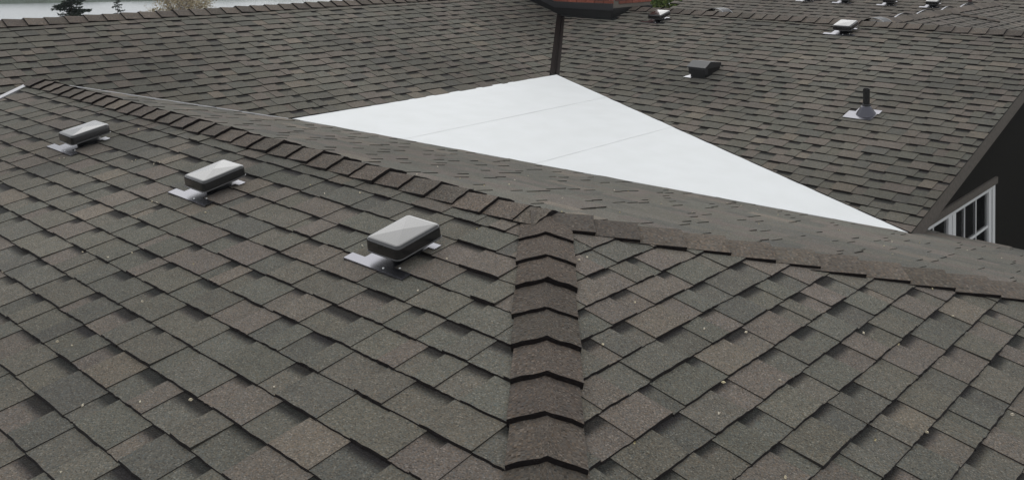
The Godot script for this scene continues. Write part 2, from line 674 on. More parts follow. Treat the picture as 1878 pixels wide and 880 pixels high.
func conifer(at: Vector3, apex: float, spread: float, dense: float, label: String) -> void:
	rng.seed = hash(label)
	var o := thing("conifer_tree", at, label, "tree", "conifers by the lake")
	var h := apex - at.y
	var t := Buf.new()
	var bark := Color(0.035, 0.026, 0.02)
	stick(t, Vector3(0, -0.3, 0), Vector3(0, h * 0.6, 0), h * 0.018, h * 0.008, bark)
	stick(t, Vector3(0, h * 0.6, 0), Vector3(0, h, 0), h * 0.008, 0.008, bark)
	put("trunk", t.mesh(), M.plain, o)
	var c := Buf.new()
	var y := h - 0.05
	while y > h * 0.25:
		var below := h - y
		for i in 5:
			if rng.randf() > dense: continue
			var an := rng.randf() * TAU
			var length := (0.12 + below * spread) * rng.randf_range(0.55, 1.15)
			var dir := Vector3(cos(an), 0.1, sin(an))
			var p := Vector3(0, y + rng.randf_range(-0.05, 0.05), 0)
			var n := int(length / 0.09) + 2
			for k in n:
				var f := float(k) / n
				var nx := p + dir * length / n
				nx.y += (0.35 * f - 0.3) * length / n
				stick(c, p, nx, 0.014 * (1.1 - f), 0.012 * (1.0 - f) + 0.002, bark)
				for m in int(9 * dense) + 3:
					var g := p.lerp(nx, rng.randf())
					var side := (dir * 0.7 + Vector3(rng.randfn(), rng.randfn() * 0.4 - 0.2, rng.randfn())).normalized()
					var gr := rng.randf_range(0.6, 1.4)
					leaf(c, g, rng.randf_range(0.08, 0.19), Color(0.022, 0.034, 0.02) * gr, side, 0.16)
				p = nx
		y -= 0.13
	put("crown", c.mesh(), M.leaf, o)


func grow(b: Buf, tips: Array, p: Vector3, d: Vector3, length: float, r: float, depth: int, col: Color) -> void:
	var q := p
	for i in 3:
		var nx := q + (d + Vector3(rng.randfn(), rng.randfn() * 0.6, rng.randfn()) * 0.13).normalized() * length / 3
		stick(b, q, nx, r * (1.0 - i * 0.15), r * (0.85 - i * 0.15), col)
		q = nx
	if depth == 0:
		tips.append([q, d])
		return
	for i in rng.randi_range(2, 4):
		var nd := (d * 1.1 + Vector3(rng.randfn(), rng.randf_range(0.0, 0.6), rng.randfn()) * 0.55).normalized()
		grow(b, tips, p.lerp(q, rng.randf_range(0.45, 1.0)), nd, length * rng.randf_range(0.6, 0.85), r * 0.6, depth - 1, col)


func broadleaf(called: String, at: Vector3, h: float, depth: int, leaves: int, size: float, cols: Array, bark: Color, label: String, category: String, group := "", r0 := 0.06) -> void:
	rng.seed = hash(label)
	var o := thing(called, at, label, category, group)
	var b := Buf.new()
	var tips := []
	for k in 3:
		grow(b, tips, Vector3(0, -0.2, 0), Vector3(rng.randfn() * 0.25, 1, rng.randfn() * 0.25).normalized(), h * 0.4, r0, depth, bark)
	put("trunk", b.mesh(), M.plain, o)
	if leaves == 0: return
	var c := Buf.new()
	for t in tips:
		for k in leaves:
			var p: Vector3 = t[0] + Vector3(rng.randfn(), rng.randfn(), rng.randfn()) * size * 2.2
			leaf(c, p, size * rng.randf_range(0.6, 1.3), cols[rng.randi() % cols.size()] * rng.randf_range(0.75, 1.25))
	put("crown", c.mesh(), M.leaf, o)


# ================================================================ the scene
func _ready() -> void:
	rng.seed = 11
	# --- camera: level, with the lens shifted down, as the upright lines of the photograph ask
	var e_l := Vector3(-1, 0, 0)
	var e_r := Vector3(0, 0, -1)
	cam_f = (e_l * cos(YAW) + e_r * sin(YAW)).normalized()
	var right := (e_r * cos(YAW) - e_l * sin(YAW)).normalized()
	cam_r = right * cos(ROLL) + Vector3.UP * sin(ROLL)
	cam_u = Vector3.UP * cos(ROLL) - right * sin(ROLL)
	var cam := Camera3D.new()
	cam.name = "camera"
	add_child(cam)
	cam.transform = Transform3D(Basis(cam_r, cam_u, -cam_f), CAM)
	cam.projection = Camera3D.PROJECTION_FRUSTUM
	cam.near = 0.05
	cam.far = 3000.0
	cam.size = cam.near * 880.0 / FOCAL
	cam.frustum_offset = Vector2(0, -(440.0 - HORIZON) / FOCAL * cam.near)
	cam.current = true

	# --- overcast sky
	var env := Environment.new()
	env.background_mode = Environment.BG_SKY
	var sky := ProceduralSkyMaterial.new()
	sky.sky_top_color = Color(0.815, 0.825, 0.835)
	sky.sky_energy_multiplier = 1.25
	sky.sky_horizon_color = Color(0.97, 0.975, 0.985)
	sky.sky_curve = 0.2
	sky.ground_bottom_color = Color(0.2, 0.21, 0.18)
	sky.ground_horizon_color = Color(0.6, 0.62, 0.62)
	sky.ground_curve = 0.05
	env.sky = Sky.new()
	env.sky.sky_material = sky
	env.tonemap_mode = Environment.TONE_MAPPER_LINEAR
	env.tonemap_exposure = 0.76
	env.sdfgi_enabled = true
	env.ssao_enabled = true
	env.ssil_enabled = true
	env.fog_enabled = true
	env.fog_density = 0.0005
	env.fog_light_color = Color(0.86, 0.88, 0.9)
	var we := WorldEnvironment.new()
	we.name = "environment"
	we.environment = env
	add_child(we)
	var sun := DirectionalLight3D.new()
	sun.name = "sun"
	sun.sky_mode = DirectionalLight3D.SKY_MODE_LIGHT_ONLY
	sun.light_energy = 0.34
	sun.light_angular_distance = 55.0
	sun.light_color = Color(1.0, 0.99, 0.975)
	sun.shadow_enabled = true
	add_child(sun)
	sun.look_at_from_position(Vector3(-5.6, 6.4, -4.9), Vector3.ZERO)

	materials()
	setting()
	build_house()
	far_house()
	roof_things()
	petals()


func setting() -> void:
	# ground: a bench that carries the house and falls to the lake
	var g := Buf.new()
	var fn := noise(0.02, 77, 4)
	var hgt := func(x: float, z: float) -> float:
		var d := Vector2(x + 1.0, z + 4.0).length()
		var y := -3.8 - 20.0 * smoothstep(18.0, 190.0, d) + fn.get_noise_2d(x, z) * clampf((d - 14.0) / 40.0, 0, 1) * 1.2
		return y
	var steps := PackedFloat32Array()
	for i in range(-26, 27):
		var f := i / 26.0
		steps.append(signf(f) * pow(absf(f), 2.6) * 620.0)
	for i in 52:
		for j in 52:
			var p := []
			for k in [[0, 0], [1, 0], [1, 1], [0, 1]]:
				var x := steps[i + k[0]]
				var z := steps[j + k[1]]
				p.append(Vector3(x, hgt.call(x, z), z))
			var col := Color(0.055, 0.07, 0.035) * (1.0 + 0.5 * fn.get_noise_2d(p[0].x * 3, p[0].z * 3))
			g.face(p[0], p[1], p[2], p[3], Vector3.UP, col)
	tag(put("ground", g.mesh(), M.plain), "", "", "", "structure")
	var w := Buf.new()
	w.quad(Vector3(-620, -19.3, -620), Vector3(620, -19.3, -620), Vector3(620, -19.3, 620), Vector3(-620, -19.3, 620), Vector3.UP, Color.WHITE)
	tag(put("lake", w.mesh(), M.water), "", "", "", "structure")
	# far shore with its wooded hills
	var a := Vector3(-300.5, -19.3, -102)
	var along := Vector3(21.5, 0, -44).normalized()
	var back := Vector3(along.z, 0, -along.x)
	if back.x > 0: back = -back
	var hb := Buf.new()
	var hn := noise(0.012, 5, 5)
	var prof := func(s: float, t: float) -> Vector3:
		var p := a + along * s + back * t
		p.y = -20.0 + minf(t * 0.35, 3.0) + 11.0 * smoothstep(5.0, 160.0, t) * (0.75 + 0.5 * hn.get_noise_2d(s * 0.5, 3.0)) + hn.get_noise_2d(s * 6, t * 6) * 2.2 * clampf(t / 12.0, 0, 1)
		return p
	for i in range(-50, 80):
		for j in 24:
			var s0 := i * 6.0
			var t0 := j * 9.0
			var c := Color(0.06, 0.08, 0.055) * (1.0 + 0.6 * hn.get_noise_2d(s0 * 4, t0 * 4))
			hb.face(prof.call(s0, t0), prof.call(s0 + 6, t0), prof.call(s0 + 6, t0 + 9), prof.call(s0, t0 + 9), Vector3.UP, c)
	tag(put("hills", hb.mesh(), M.plain), "", "", "", "structure")

	conifer(Vector3(-43.2, -7.5, -16.0), -0.55, 0.42, 1.0, "dark dense evergreen tree behind the far left ridge, in front of the lake")
	conifer(Vector3(-56.5, -9.6, -24.4), -2.75, 0.3, 0.45, "small sparse evergreen top, right of the dense evergreen, before the lake")
	broadleaf("budding_tree", Vector3(-35.1, -5.6, -16.85), 4.6, 4, 46, 0.06, [Color(0.36, 0.3, 0.2), Color(0.42, 0.36, 0.24), Color(0.25, 0.2, 0.13)], Color(0.16, 0.12, 0.085), "pale beige budding tree rising above the left ridge caps", "tree")
	broadleaf("bare_tree", Vector3(-29.2, -4.6, -14.9), 3.7, 5, 0, 0.03, [Color(0.2, 0.16, 0.12)], Color(0.07, 0.05, 0.042), "bare brown twigs above the left ridge, next to the budding tree", "tree", "bare trees behind the left ridge", 0.035)
	broadleaf("bare_tree", Vector3(-28.1, -4.6, -17.4), 3.8, 5, 0, 0.03, [Color(0.2, 0.16, 0.12)], Color(0.06, 0.046, 0.04), "bare brown twigs above the left ridge, nearer the chimney", "tree", "bare trees behind the left ridge", 0.035)
	broadleaf("leafy_tree", Vector3(-14.4, -4.4, -22.6), 4.8, 4, 110, 0.075, [Color(0.1, 0.14, 0.035), Color(0.13, 0.16, 0.045), Color(0.06, 0.095, 0.025)], Color(0.05, 0.04, 0.03), "bright green leafy tree between the brick chimney and the far roof", "tree", "", 0.06)


func build_house() -> void:
	rng.seed = 23
	house = thing("house", Vector3.ZERO, "house with dark brown-grey laminated shingle roofs, brick chimney and white valley roof", "house")
	# lines where the roof planes meet
	var v12a := Vector3(-4.2, -0.3393, -5.0944)
	var v12b := Vector3(-5.8, 0.1496, -7.1487)
	var v1na := Vector3(-5.3, 0, -0.0138)
	var v1nb := Vector3(-3.5, 0, -2.4025)
	var v1sa := Vector3(-5.3, 0, 0.0162)
	var v1sb := Vector3(-3.5, 0, 2.8215)
	var apex := Vector3.ZERO
	var hip_se := Vector3(1, -P_E, P_E / P_S)
	var hip_ne := Vector3(1, -P_E, -P_E / P_N)
	var ma := Vector3(-4.17, -0.364, -1.595)
	var mb := Vector3(-4.125, -0.357, -5.03)
	var mc := Vector3(0.262, -0.762, -3.335)
	var rake := 0.28

	var up_s := Vector3(0, P_S, -1)
	var s := slope("south", Vector3.ZERO, Vector3(1, 0, 0), up_s, [vplane(apex, Vector3(hip_se.x, 0, hip_se.z), Vector3(-1, 0, 2)), vplane(v1sa, v1sb, Vector3(-2, 0, 2), 0.05), Plane(Vector3(0, 0, 1), 0.0)])
	var ls := sqrt(1 + P_S * P_S)
	deck(s, -6, 4.2, -4.3, 0.0, 0.12, house)
	lay(s, EXPO, -0.1766 * ls, -6, 4, -4.2, -0.005, 260)
	var le := sqrt(1 + P_E * P_E)
	var e := slope("east", Vector3.ZERO, Vector3(0, 0, -1), Vector3(-1, P_E, 0), [vplane(apex, Vector3(hip_se.x, 0, hip_se.z), Vector3(2, 0, 0)), vplane(apex, Vector3(hip_ne.x, 0, hip_ne.z), Vector3(2, 0, 0))])
	deck(e, -4.2, 4.2, -3.7, 0.0, 0.12, house)
	lay(e, 0.1267, -0.2628 * le, -4, 4, -3.6, 0.0, 260)
	var n := slope("north", Vector3.ZERO, Vector3(-1, 0, 0), Vector3(0, P_N, 1), [vplane(apex, Vector3(hip_ne.x, 0, hip_ne.z), Vector3(-1, 0, -2)), vplane(v1na, v1nb, Vector3(0, 0, -2), 0.02), Plane(Vector3(0, 0, -1), 0.0)])
	var ln := sqrt(1 + P_N * P_N)
	deck(n, -4.2, 6, -3.9 * ln, 0.0, 0.12, house)
	lay(n, EXPO, 0.06, -4, 6, -3.9 * ln + 0.02, -0.02, 200)
	# left wing, facing the valley
	var o1 := Vector3(C1, H1, 0)
	var f1 := slope("left wing", o1, Vector3(0, 0, -1), Vector3(-1, P_1, 0), [vplane(v12a, v12b, Vector3(-7, 0, 0), 0.06), vplane(ma, mb, Vector3(-7, 0, -3), -0.035)])
	var l1 := sqrt(1 + P_1 * P_1)
	deck(f1, -4, 7.9, -2.6 * l1, 0, 0.12, house)
	lay(f1, 0.135, -2.39 * l1, -4, 7.9, -2.5 * l1, -0.01, 160)
	# right wing
	var o2 := Vector3(0, H2, C2)
	var f2 := slope("right wing", o2, Vector3(1, 0, 0), Vector3(0, P_2, -1), [vplane(v12a, v12b, Vector3(0, 0, -7), 0.05), Plane(Vector3(-1, 0, 0), -rake), vplane(mb, mc, Vector3(0, 0, -7), 0.0)])
	var l2 := sqrt(1 + P_2 * P_2)
	f2.clips[1] = Plane(Vector3(-1, 0, 0), -rake + 0.03)
	deck(f2, -6.3, rake + 0.2, -4.16 * l2, 0, 0.1, house)
	f2.clips[1] = Plane(Vector3(-1, 0, 0), -rake)
	lay(f2, 0.135, -4.12 * l2, -6.4, rake + 0.3, -4.15 * l2, -0.01, 160)
	# the slopes behind the two far ridges
	var b1 := slope("left wing back", o1, Vector3(0, 0, 1), Vector3(1, P_1, 0), [])
	deck(b1, -7.9, 4, -4.0, 0, 0.12, house)
	var b2 := slope("right wing back", o2, Vector3(-1, 0, 0), Vector3(0, P_2, 1), [])
	deck(b2, -rake + 0.03, 6.3, -3.6, 0, 0.1, house)

	# pieces: the three hundred that show largest are parts of their own
	var order := range(specs.size())
	order.sort_custom(func(i, j): return specs[i].area > specs[j].area)
	var rest := {}
	for k in order.size():
		var z: Dictionary = specs[order[k]]
		var q: Slope = z.q
		if k < 300:
			var b := Buf.new()
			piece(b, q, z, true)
			if b.v.size():
				put("shingle", b.mesh(), M.shingle, q.node)
		else:
			if not rest.has(q.name):
				rest[q.name] = Buf.new()
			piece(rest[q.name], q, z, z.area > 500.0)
	for key in rest:
		if rest[key].v.size():
			tag(put("shingles", rest[key].mesh(), M.shingle, slopes[key].node), "", "", "", "stuff")
	print("shingle pieces: ", specs.size())

	# caps on ridges and hips
	var down_s := -s.u
	var down_e := -e.u
	var down_n := -n.u
	caps(Vector3(-5.33, 0, 0), Vector3(0.03, 0, 0), down_s, down_n, 0.108, 0.178, house, true, 0.078)
	caps(Vector3(0.02, -0.004, 0.02), hip_se * 2.2, down_s, down_e, 0.108, 0.1805, house, true, -0.01)
	caps(Vector3(0.0, -0.0, -0.0), hip_ne * 3.0, down_n, down_e, 0.108, 0.186, house, true, 0.003)
	caps(Vector3(C1, H1, -7.0), Vector3(C1, H1, 1.6), -f1.u, -b1.u, 0.125, 0.179, house, false, 0.014)
	caps(Vector3(-5.0, H2, C2), Vector3(rake, H2, C2), -f2.u, -b2.u, 0.125, 0.164, house, false, 0.01)

	# open valleys
	var vm := Buf.new()
	var vd := (v12a - v12b).normalized()
	var side1 := (f1.u - vd * f1.u.dot(vd)).normalized()
	var side2 := (f2.u - vd * f2.u.dot(vd)).normalized()
	var p0 := v12b + (v12a - v12b) * 0.02 + Vector3.UP * 0.002
	var p1 := v12a + vd * 0.06 + Vector3.UP * 0.002
	for w in [side1, side2]:
		vm.face(p0, p1, p1 + w * 0.12, p0 + w * 0.12, Vector3.UP, Color.WHITE)
	var rib := Vector3.UP * 0.022
	for w in [side1, side2]:
		vm.face(p0 + w * 0.009, p1 + w * 0.009, p1 + rib, p0 + rib, w, Color.WHITE)
	put("valley_flashing", vm.mesh(), M.brown_metal, house)
	for k in [[v1na, v1nb, n, Vector3(0, 0, 0), 0.035, 0.02, 0.012], [v1sa, v1sb, s, Vector3.ZERO, 0.06, 0.05, 0.014]]:
		var q: Slope = k[2]
		var a: Vector3 = k[0]
		var b: Vector3 = k[1]
		a -= q.n * q.n.dot(a - q.o) ; b -= q.n * q.n.dot(b - q.o)
		var d := (b - a).normalized()
		if q.name == "north":
			b = a + d * 1.98
		var w := q.n.cross(d).normalized()
		if w.x < 0.0: w = -w
		var vb := Buf.new()
		var h: Vector3 = q.n * k[6]
		a += w * 0.012; b += w * 0.012
		vb.face(a + h, b + h, b + h + w * k[4], a + h + w * k[4], q.n, Color.WHITE)
		vb.face(a + h, b + h, b - h, a - h, -w, Color.WHITE)
		vb.face(a + h + w * k[4], b + h + w * k[4], b - h + w * k[4], a - h + w * k[4], w, Color.WHITE)
		put("valley_flashing", vb.mesh(), M.silver, house)

	# white membrane between the wings: three welded sheets, each lapped over the next
	var mn := (mb - ma).cross(mc - ma).normalized()
	if mn.y < 0: mn = -mn
	var cuts := [-4.4, -3.17, -2.14, 0.5]
	for k in 3:
		var lift := 0.0065 - k * 0.0013
		var poly := clip(PackedVector3Array([ma, mb, mc]), [Plane(Vector3(1, 0, 0), cuts[k] - (0.04 if k else 0.0)), Plane(Vector3(-1, 0, 0), -cuts[k + 1])])
		var b := Buf.new()
		var mid := Vector3()
		for p in poly: mid += p / poly.size()
		var fn := noise(1.3, 61, 2)
		# a fine grid with the slight unevenness of glued sheet
		var idx := []
		for j in poly.size():
			var a0 := poly[j]
			var a1 := poly[(j + 1) % poly.size()]
			for u in 10:
				for v in 10:
					if u + v >= 10: continue
					var q := func(i2: int, j2: int) -> Vector3:
						var p: Vector3 = mid + (a0 - mid) * (i2 / 10.0) + (a1 - mid) * (j2 / 10.0)
						return p + mn * (lift + 0.0012 * fn.get_noise_2d(p.x, p.z) * (1.0 if i2 + j2 < 10 else 0.3))
					var A: Vector3 = q.call(u, v)
					var B: Vector3 = q.call(u + 1, v)
					var C: Vector3 = q.call(u, v + 1)
					b.tri(A, B, C, mn, Color.WHITE, Color.WHITE, Color.WHITE)
					if u + v < 9:
						b.tri(B, q.call(u + 1, v + 1), C, mn, Color.WHITE, Color.WHITE, Color.WHITE)
			b.quad(a0 + mn * lift, a1 + mn * lift, a1 + mn * (lift - 0.018), a0 + mn * (lift - 0.018), ((a1 - a0).cross(mn)).normalized(), Color.WHITE)
		put("membrane_sheet", b.mesh(), M.membrane, house)
		if k < 2:
			# thin grey line along the lap
			var st := Buf.new()
			var ends := []
			for j in poly.size():
				if absf(poly[j].x - cuts[k + 1]) < 1e-4: ends.append(poly[j])
			if ends.size() == 2:
				var a: Vector3 = ends[0]
				var d: Vector3 = ends[1] - a
				for j in 24:
					var q0: Vector3 = a + d * (j / 24.0)
					var q1: Vector3 = a + d * ((j + 1) / 24.0)
					var w := rng.randf_range(0.0005, 0.005)
					st.quad(q0 + mn * (lift - 0.0003), q1 + mn * (lift - 0.0003), q1 + mn * (lift - 0.0003) + Vector3(w, -0.0003, 0), q0 + mn * (lift - 0.0003) + Vector3(w, -0.0003, 0), mn, Color.WHITE)
				put("seam", st.mesh(), M.seam, house)

	# rake board and gable wall of the right wing
	var y_r := func(z: float) -> float: return H2 - P_2 * absf(z - C2)
	var rb := Buf.new()
	for sgn in [1.0, -1.0]:
		var z0 := C2
		var z1: float = C2 + sgn * 4.1
		var y0: float = y_r.call(z0)
		var y1: float = y_r.call(z1)
		var pr := PackedVector2Array([Vector2(z0, y0 - 0.006), Vector2(z1, y1 - 0.006), Vector2(z1, y1 - 0.118), Vector2(z0, y0 - 0.118)])
		prism(rb, pr, rake - 0.022, rake - 0.002, Color.WHITE)
	put("rake_board", rb.mesh(), M.fascia, house)
	var sf := Buf.new()
	for sgn in [1.0, -1.0]:
		var z1: float = C2 + sgn * 4.1
		var pr := PackedVector2Array([Vector2(C2, H2 - 0.104), Vector2(z1, y_r.call(z1) - 0.104), Vector2(z1, y_r.call(z1) - 0.115), Vector2(C2, H2 - 0.115)])
		prism(sf, pr, 0.1, rake - 0.024, Color.WHITE)
	put("soffit", sf.mesh(), M.fascia, house)
	var xw := 0.13
	var zt := [-5.685, -4.505, -3.06]      # outer right edge, middle post, outer left edge of the window
	var wy := [-0.906, -1.95]
	var gw := Buf.new()
	var top := func(z: float) -> float: return y_r.call(z) - 0.112
	# wall in four pieces round the window opening
	var zlo := C2 - 4.0
	var zhi := C2 + 4.0
	var col := Color.WHITE
	prism(gw, PackedVector2Array([Vector2(zlo, -3.8), Vector2(zlo, top.call(zlo)), Vector2(C2, top.call(C2)), Vector2(zt[0], top.call(zt[0])), Vector2(zt[0], -3.8)]), xw - 0.14, xw, col)
	prism(gw, PackedVector2Array([Vector2(zt[0], wy[0]), Vector2(zt[0], top.call(zt[0])), Vector2(zhi - 0.1, top.call(zhi - 0.1)), Vector2(zhi - 0.1, wy[0])]), xw - 0.14, xw, col)
	prism(gw, PackedVector2Array([Vector2(zt[0], -3.8), Vector2(zt[0], wy[1]), Vector2(zhi, wy[1]), Vector2(zhi, -3.8)]), xw - 0.14, xw, col)
	put("wall", gw.mesh(), M.stucco, house)
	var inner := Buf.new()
	inner.box(Vector3(xw - 0.3, -2.1, zt[0] - 0.1), Vector3(xw - 0.1, -0.8, -3.0), Color.WHITE)  # solid dark box added close behind the panes for the darkness of the room
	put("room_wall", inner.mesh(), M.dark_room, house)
	# near wing walls, below its eaves
	var nw := Buf.new()
	nw.box(Vector3(-3.0, -3.8, -3.6), Vector3(3.3, -1.05, 3.6), Color.WHITE)
	put("wall", nw.mesh(), M.stucco, house)
	var lw := Buf.new()
	lw.box(Vector3(-9.5, -3.8, -11.0), Vector3(-4.6, -1.0, 3.2), Color.WHITE)
	lw.box(Vector3(-4.7, -3.8, -10.8), Vector3(-0.2, -1.0, -5.6), Color.WHITE)
	put("wall", lw.mesh(), M.stucco, house)

	# window: two sashes with bars
	var win := Node3D.new()
	win.name = "window"
	house.add_child(win)
	win.position = Vector3(xw, 0, 0)
	var fr := Buf.new()
	var white := Color.WHITE
	for z in [[zt[0], zt[0] + 0.07], [zt[0] + 0.085, zt[0] + 0.155], [zt[1] - 0.19, zt[1] - 0.115], [zt[1] - 0.1, zt[1] - 0.02]]:
		fr.box(Vector3(-0.018, wy[1], z[0]), Vector3(0.008 if z[0] == zt[0] else 0.002, wy[0] - 0.001, z[1]), white)
	fr.box(Vector3(-0.018, wy[1], zt[2] - 0.06), Vector3(0.01, wy[0] - 0.002, zt[2]), white)
	fr.box(Vector3(-0.0185, wy[0] - 0.036, zt[0] + 0.07), Vector3(0.005, wy[0] - 0.0005, zt[2] - 0.06), white)
	fr.box(Vector3(-0.0185, wy[1] + 0.0005, zt[0] + 0.07), Vector3(0.006, wy[1] + 0.05, zt[2] - 0.06), white)
	put("frame", fr.mesh(), M.white_frame, win)
	for z in [-5.214, -4.926, -4.215, -3.8, -3.4]:
		var mu := Buf.new()
		mu.box(Vector3(-0.011, wy[1] + 0.05, z - 0.0065), Vector3(-0.004, wy[0] - 0.036, z + 0.0065), white)
		put("glazing_bar", mu.mesh(), M.white_frame, win)
	for r in [[zt[0] + 0.155, zt[1] - 0.19], [zt[1] - 0.02, zt[2] - 0.06]]:
		var ra := Buf.new()
		ra.box(Vector3(-0.0115, -1.244, r[0]), Vector3(-0.0035, -1.228, r[1]), white)
		put("glazing_bar", ra.mesh(), M.white_frame, win)
		var gl := Buf.new()
		gl.box(Vector3(-0.016, wy[1] + 0.05, r[0]), Vector3(-0.0135, wy[0] - 0.036, r[1]), white)
		put("pane", gl.mesh(), M.glass, win)
	var tr := Buf.new()
	tr.box(Vector3(xw + 0.001, wy[0], zt[0] - 0.035), Vector3(xw + 0.02, wy[0] + 0.055, zt[2] + 0.05), white)
	put("window_head_trim", tr.mesh(), M.fascia, house)

	chimney()


func chimney() -> void:
	var ch := Node3D.new()
	ch.name = "chimney"
	house.add_child(ch)
	ch.set_meta("label", "red brick chimney with black metal flashing skirt")
	var x0 := -6.42
	var x1 := -4.8
	var z0 := -7.86
	var z1 := -6.94
	var core := Buf.new()
	core.box(Vector3(x0 + 0.012, -0.2, z0 + 0.012), Vector3(x1 - 0.012, 1.7, z1 - 0.012), Color(0.22, 0.2, 0.18))
	put("mortar", core.mesh(), M.brick, ch)
	var bh := 0.047
	var bw := 0.15
	var row := 0
	var y := 0.29
	while y < 1.68:
		for f in 2:
			var a0 := x0 if f == 0 else z0
			var a1 := x1 if f == 0 else z1
			var a := a0 - (bw / 2 if row % 2 else 0.0)
			while a < a1 - 0.01:
				var lo := maxf(a, a0)
				var hi := minf(a + bw - 0.008, a1)
				a += bw
				if hi - lo < 0.02: continue
				var b := Buf.new()
				var col := Color(0.38, 0.12, 0.078).lerp(Color(0.28, 0.1, 0.075), rng.randf()) * rng.randf_range(0.75, 1.2)
				if f == 0:
					b.box(Vector3(lo, y, z1 - 0.05), Vector3(hi, y + bh - 0.007, z1 + rng.randf_range(-0.002, 0.002)), col)
				elif hi < z1 - 0.05:
					b.box(Vector3(x1 - 0.05, y, lo), Vector3(x1 + rng.randf_range(-0.002, 0.002), y + bh - 0.007, hi), col)
				if b.v.size() and y < 0.95:
					put("brick", b.mesh(), M.brick, ch)
		y += bh
		row += 1
	# skirt: black panel below, sloping counterflashing band above it
	var sk := Buf.new()
	sk.box(Vector3(-5.74, -0.15, z1 - 0.01), Vector3(x1 + 0.012, 0.207, z1 + 0.014), Color.WHITE)
	sk.box(Vector3(x1 - 0.01, -0.1, z0), Vector3(x1 + 0.014, 0.24, z1 - 0.01), Color.WHITE)
	prism_z(sk, PackedVector2Array([Vector2(-6.46, 0.0), Vector2(-6.46, 0.47), Vector2(-5.741, 0.207), Vector2(-5.741, 0.0)]), z1 - 0.01, z1 + 0.012)
	put("flashing_skirt", sk.mesh(), M.matt_black, ch)
	var bd := Buf.new()
	prism_z(bd, PackedVector2Array([Vector2(-5.74, 0.205), Vector2(x1 + 0.022, 0.212), Vector2(x1 + 0.022, 0.303), Vector2(-5.74, 0.285)]), z1 - 0.01, z1 + 0.024)
	prism_z(bd, PackedVector2Array([Vector2(-6.46, 0.45), Vector2(-5.742, 0.205), Vector2(-5.742, 0.285), Vector2(-6.46, 0.545)]), z1 - 0.01, z1 + 0.022)
	put("counterflashing", bd.mesh(), M.flashing, ch)
	var ap := Buf.new()
	var q: Slope = slopes["right wing"]
	for k in [[-5.62, -4.72, -7.02, -6.885]]:
		var a := Vector3(k[0], H2 - P_2 * (k[2] - C2), k[2]) + q.n * 0.013
		var b := Vector3(k[1], H2 - P_2 * (k[3] - C2), k[3]) + q.n * 0.013
		ap.face(a, Vector3(b.x, a.y, a.z), b, Vector3(a.x, b.y, b.z), q.n, Color.WHITE)
		ap.face(b, Vector3(a.x, b.y, b.z), Vector3(a.x, b.y - 0.012, b.z), b - Vector3(0, 0.012, 0), Vector3(0, 0, 1), Color.WHITE)
	put("apron", ap.mesh(), M.matt_black, ch)


func prism_z(buf: Buf, prof: PackedVector2Array, z0: float, z1: float) -> void:
	var t := Buf.new()
	# built along x, then turned so that its length runs along z
	var p2 := PackedVector2Array()
	for p in prof: p2.append(Vector2(-p.x, p.y))
	prism(t, p2, z0, z1, Color.WHITE)
	buf.add(Transform3D(Basis(Vector3(0, 0, 1), Vector3(0, 1, 0), Vector3(-1, 0, 0)), Vector3.ZERO), t)


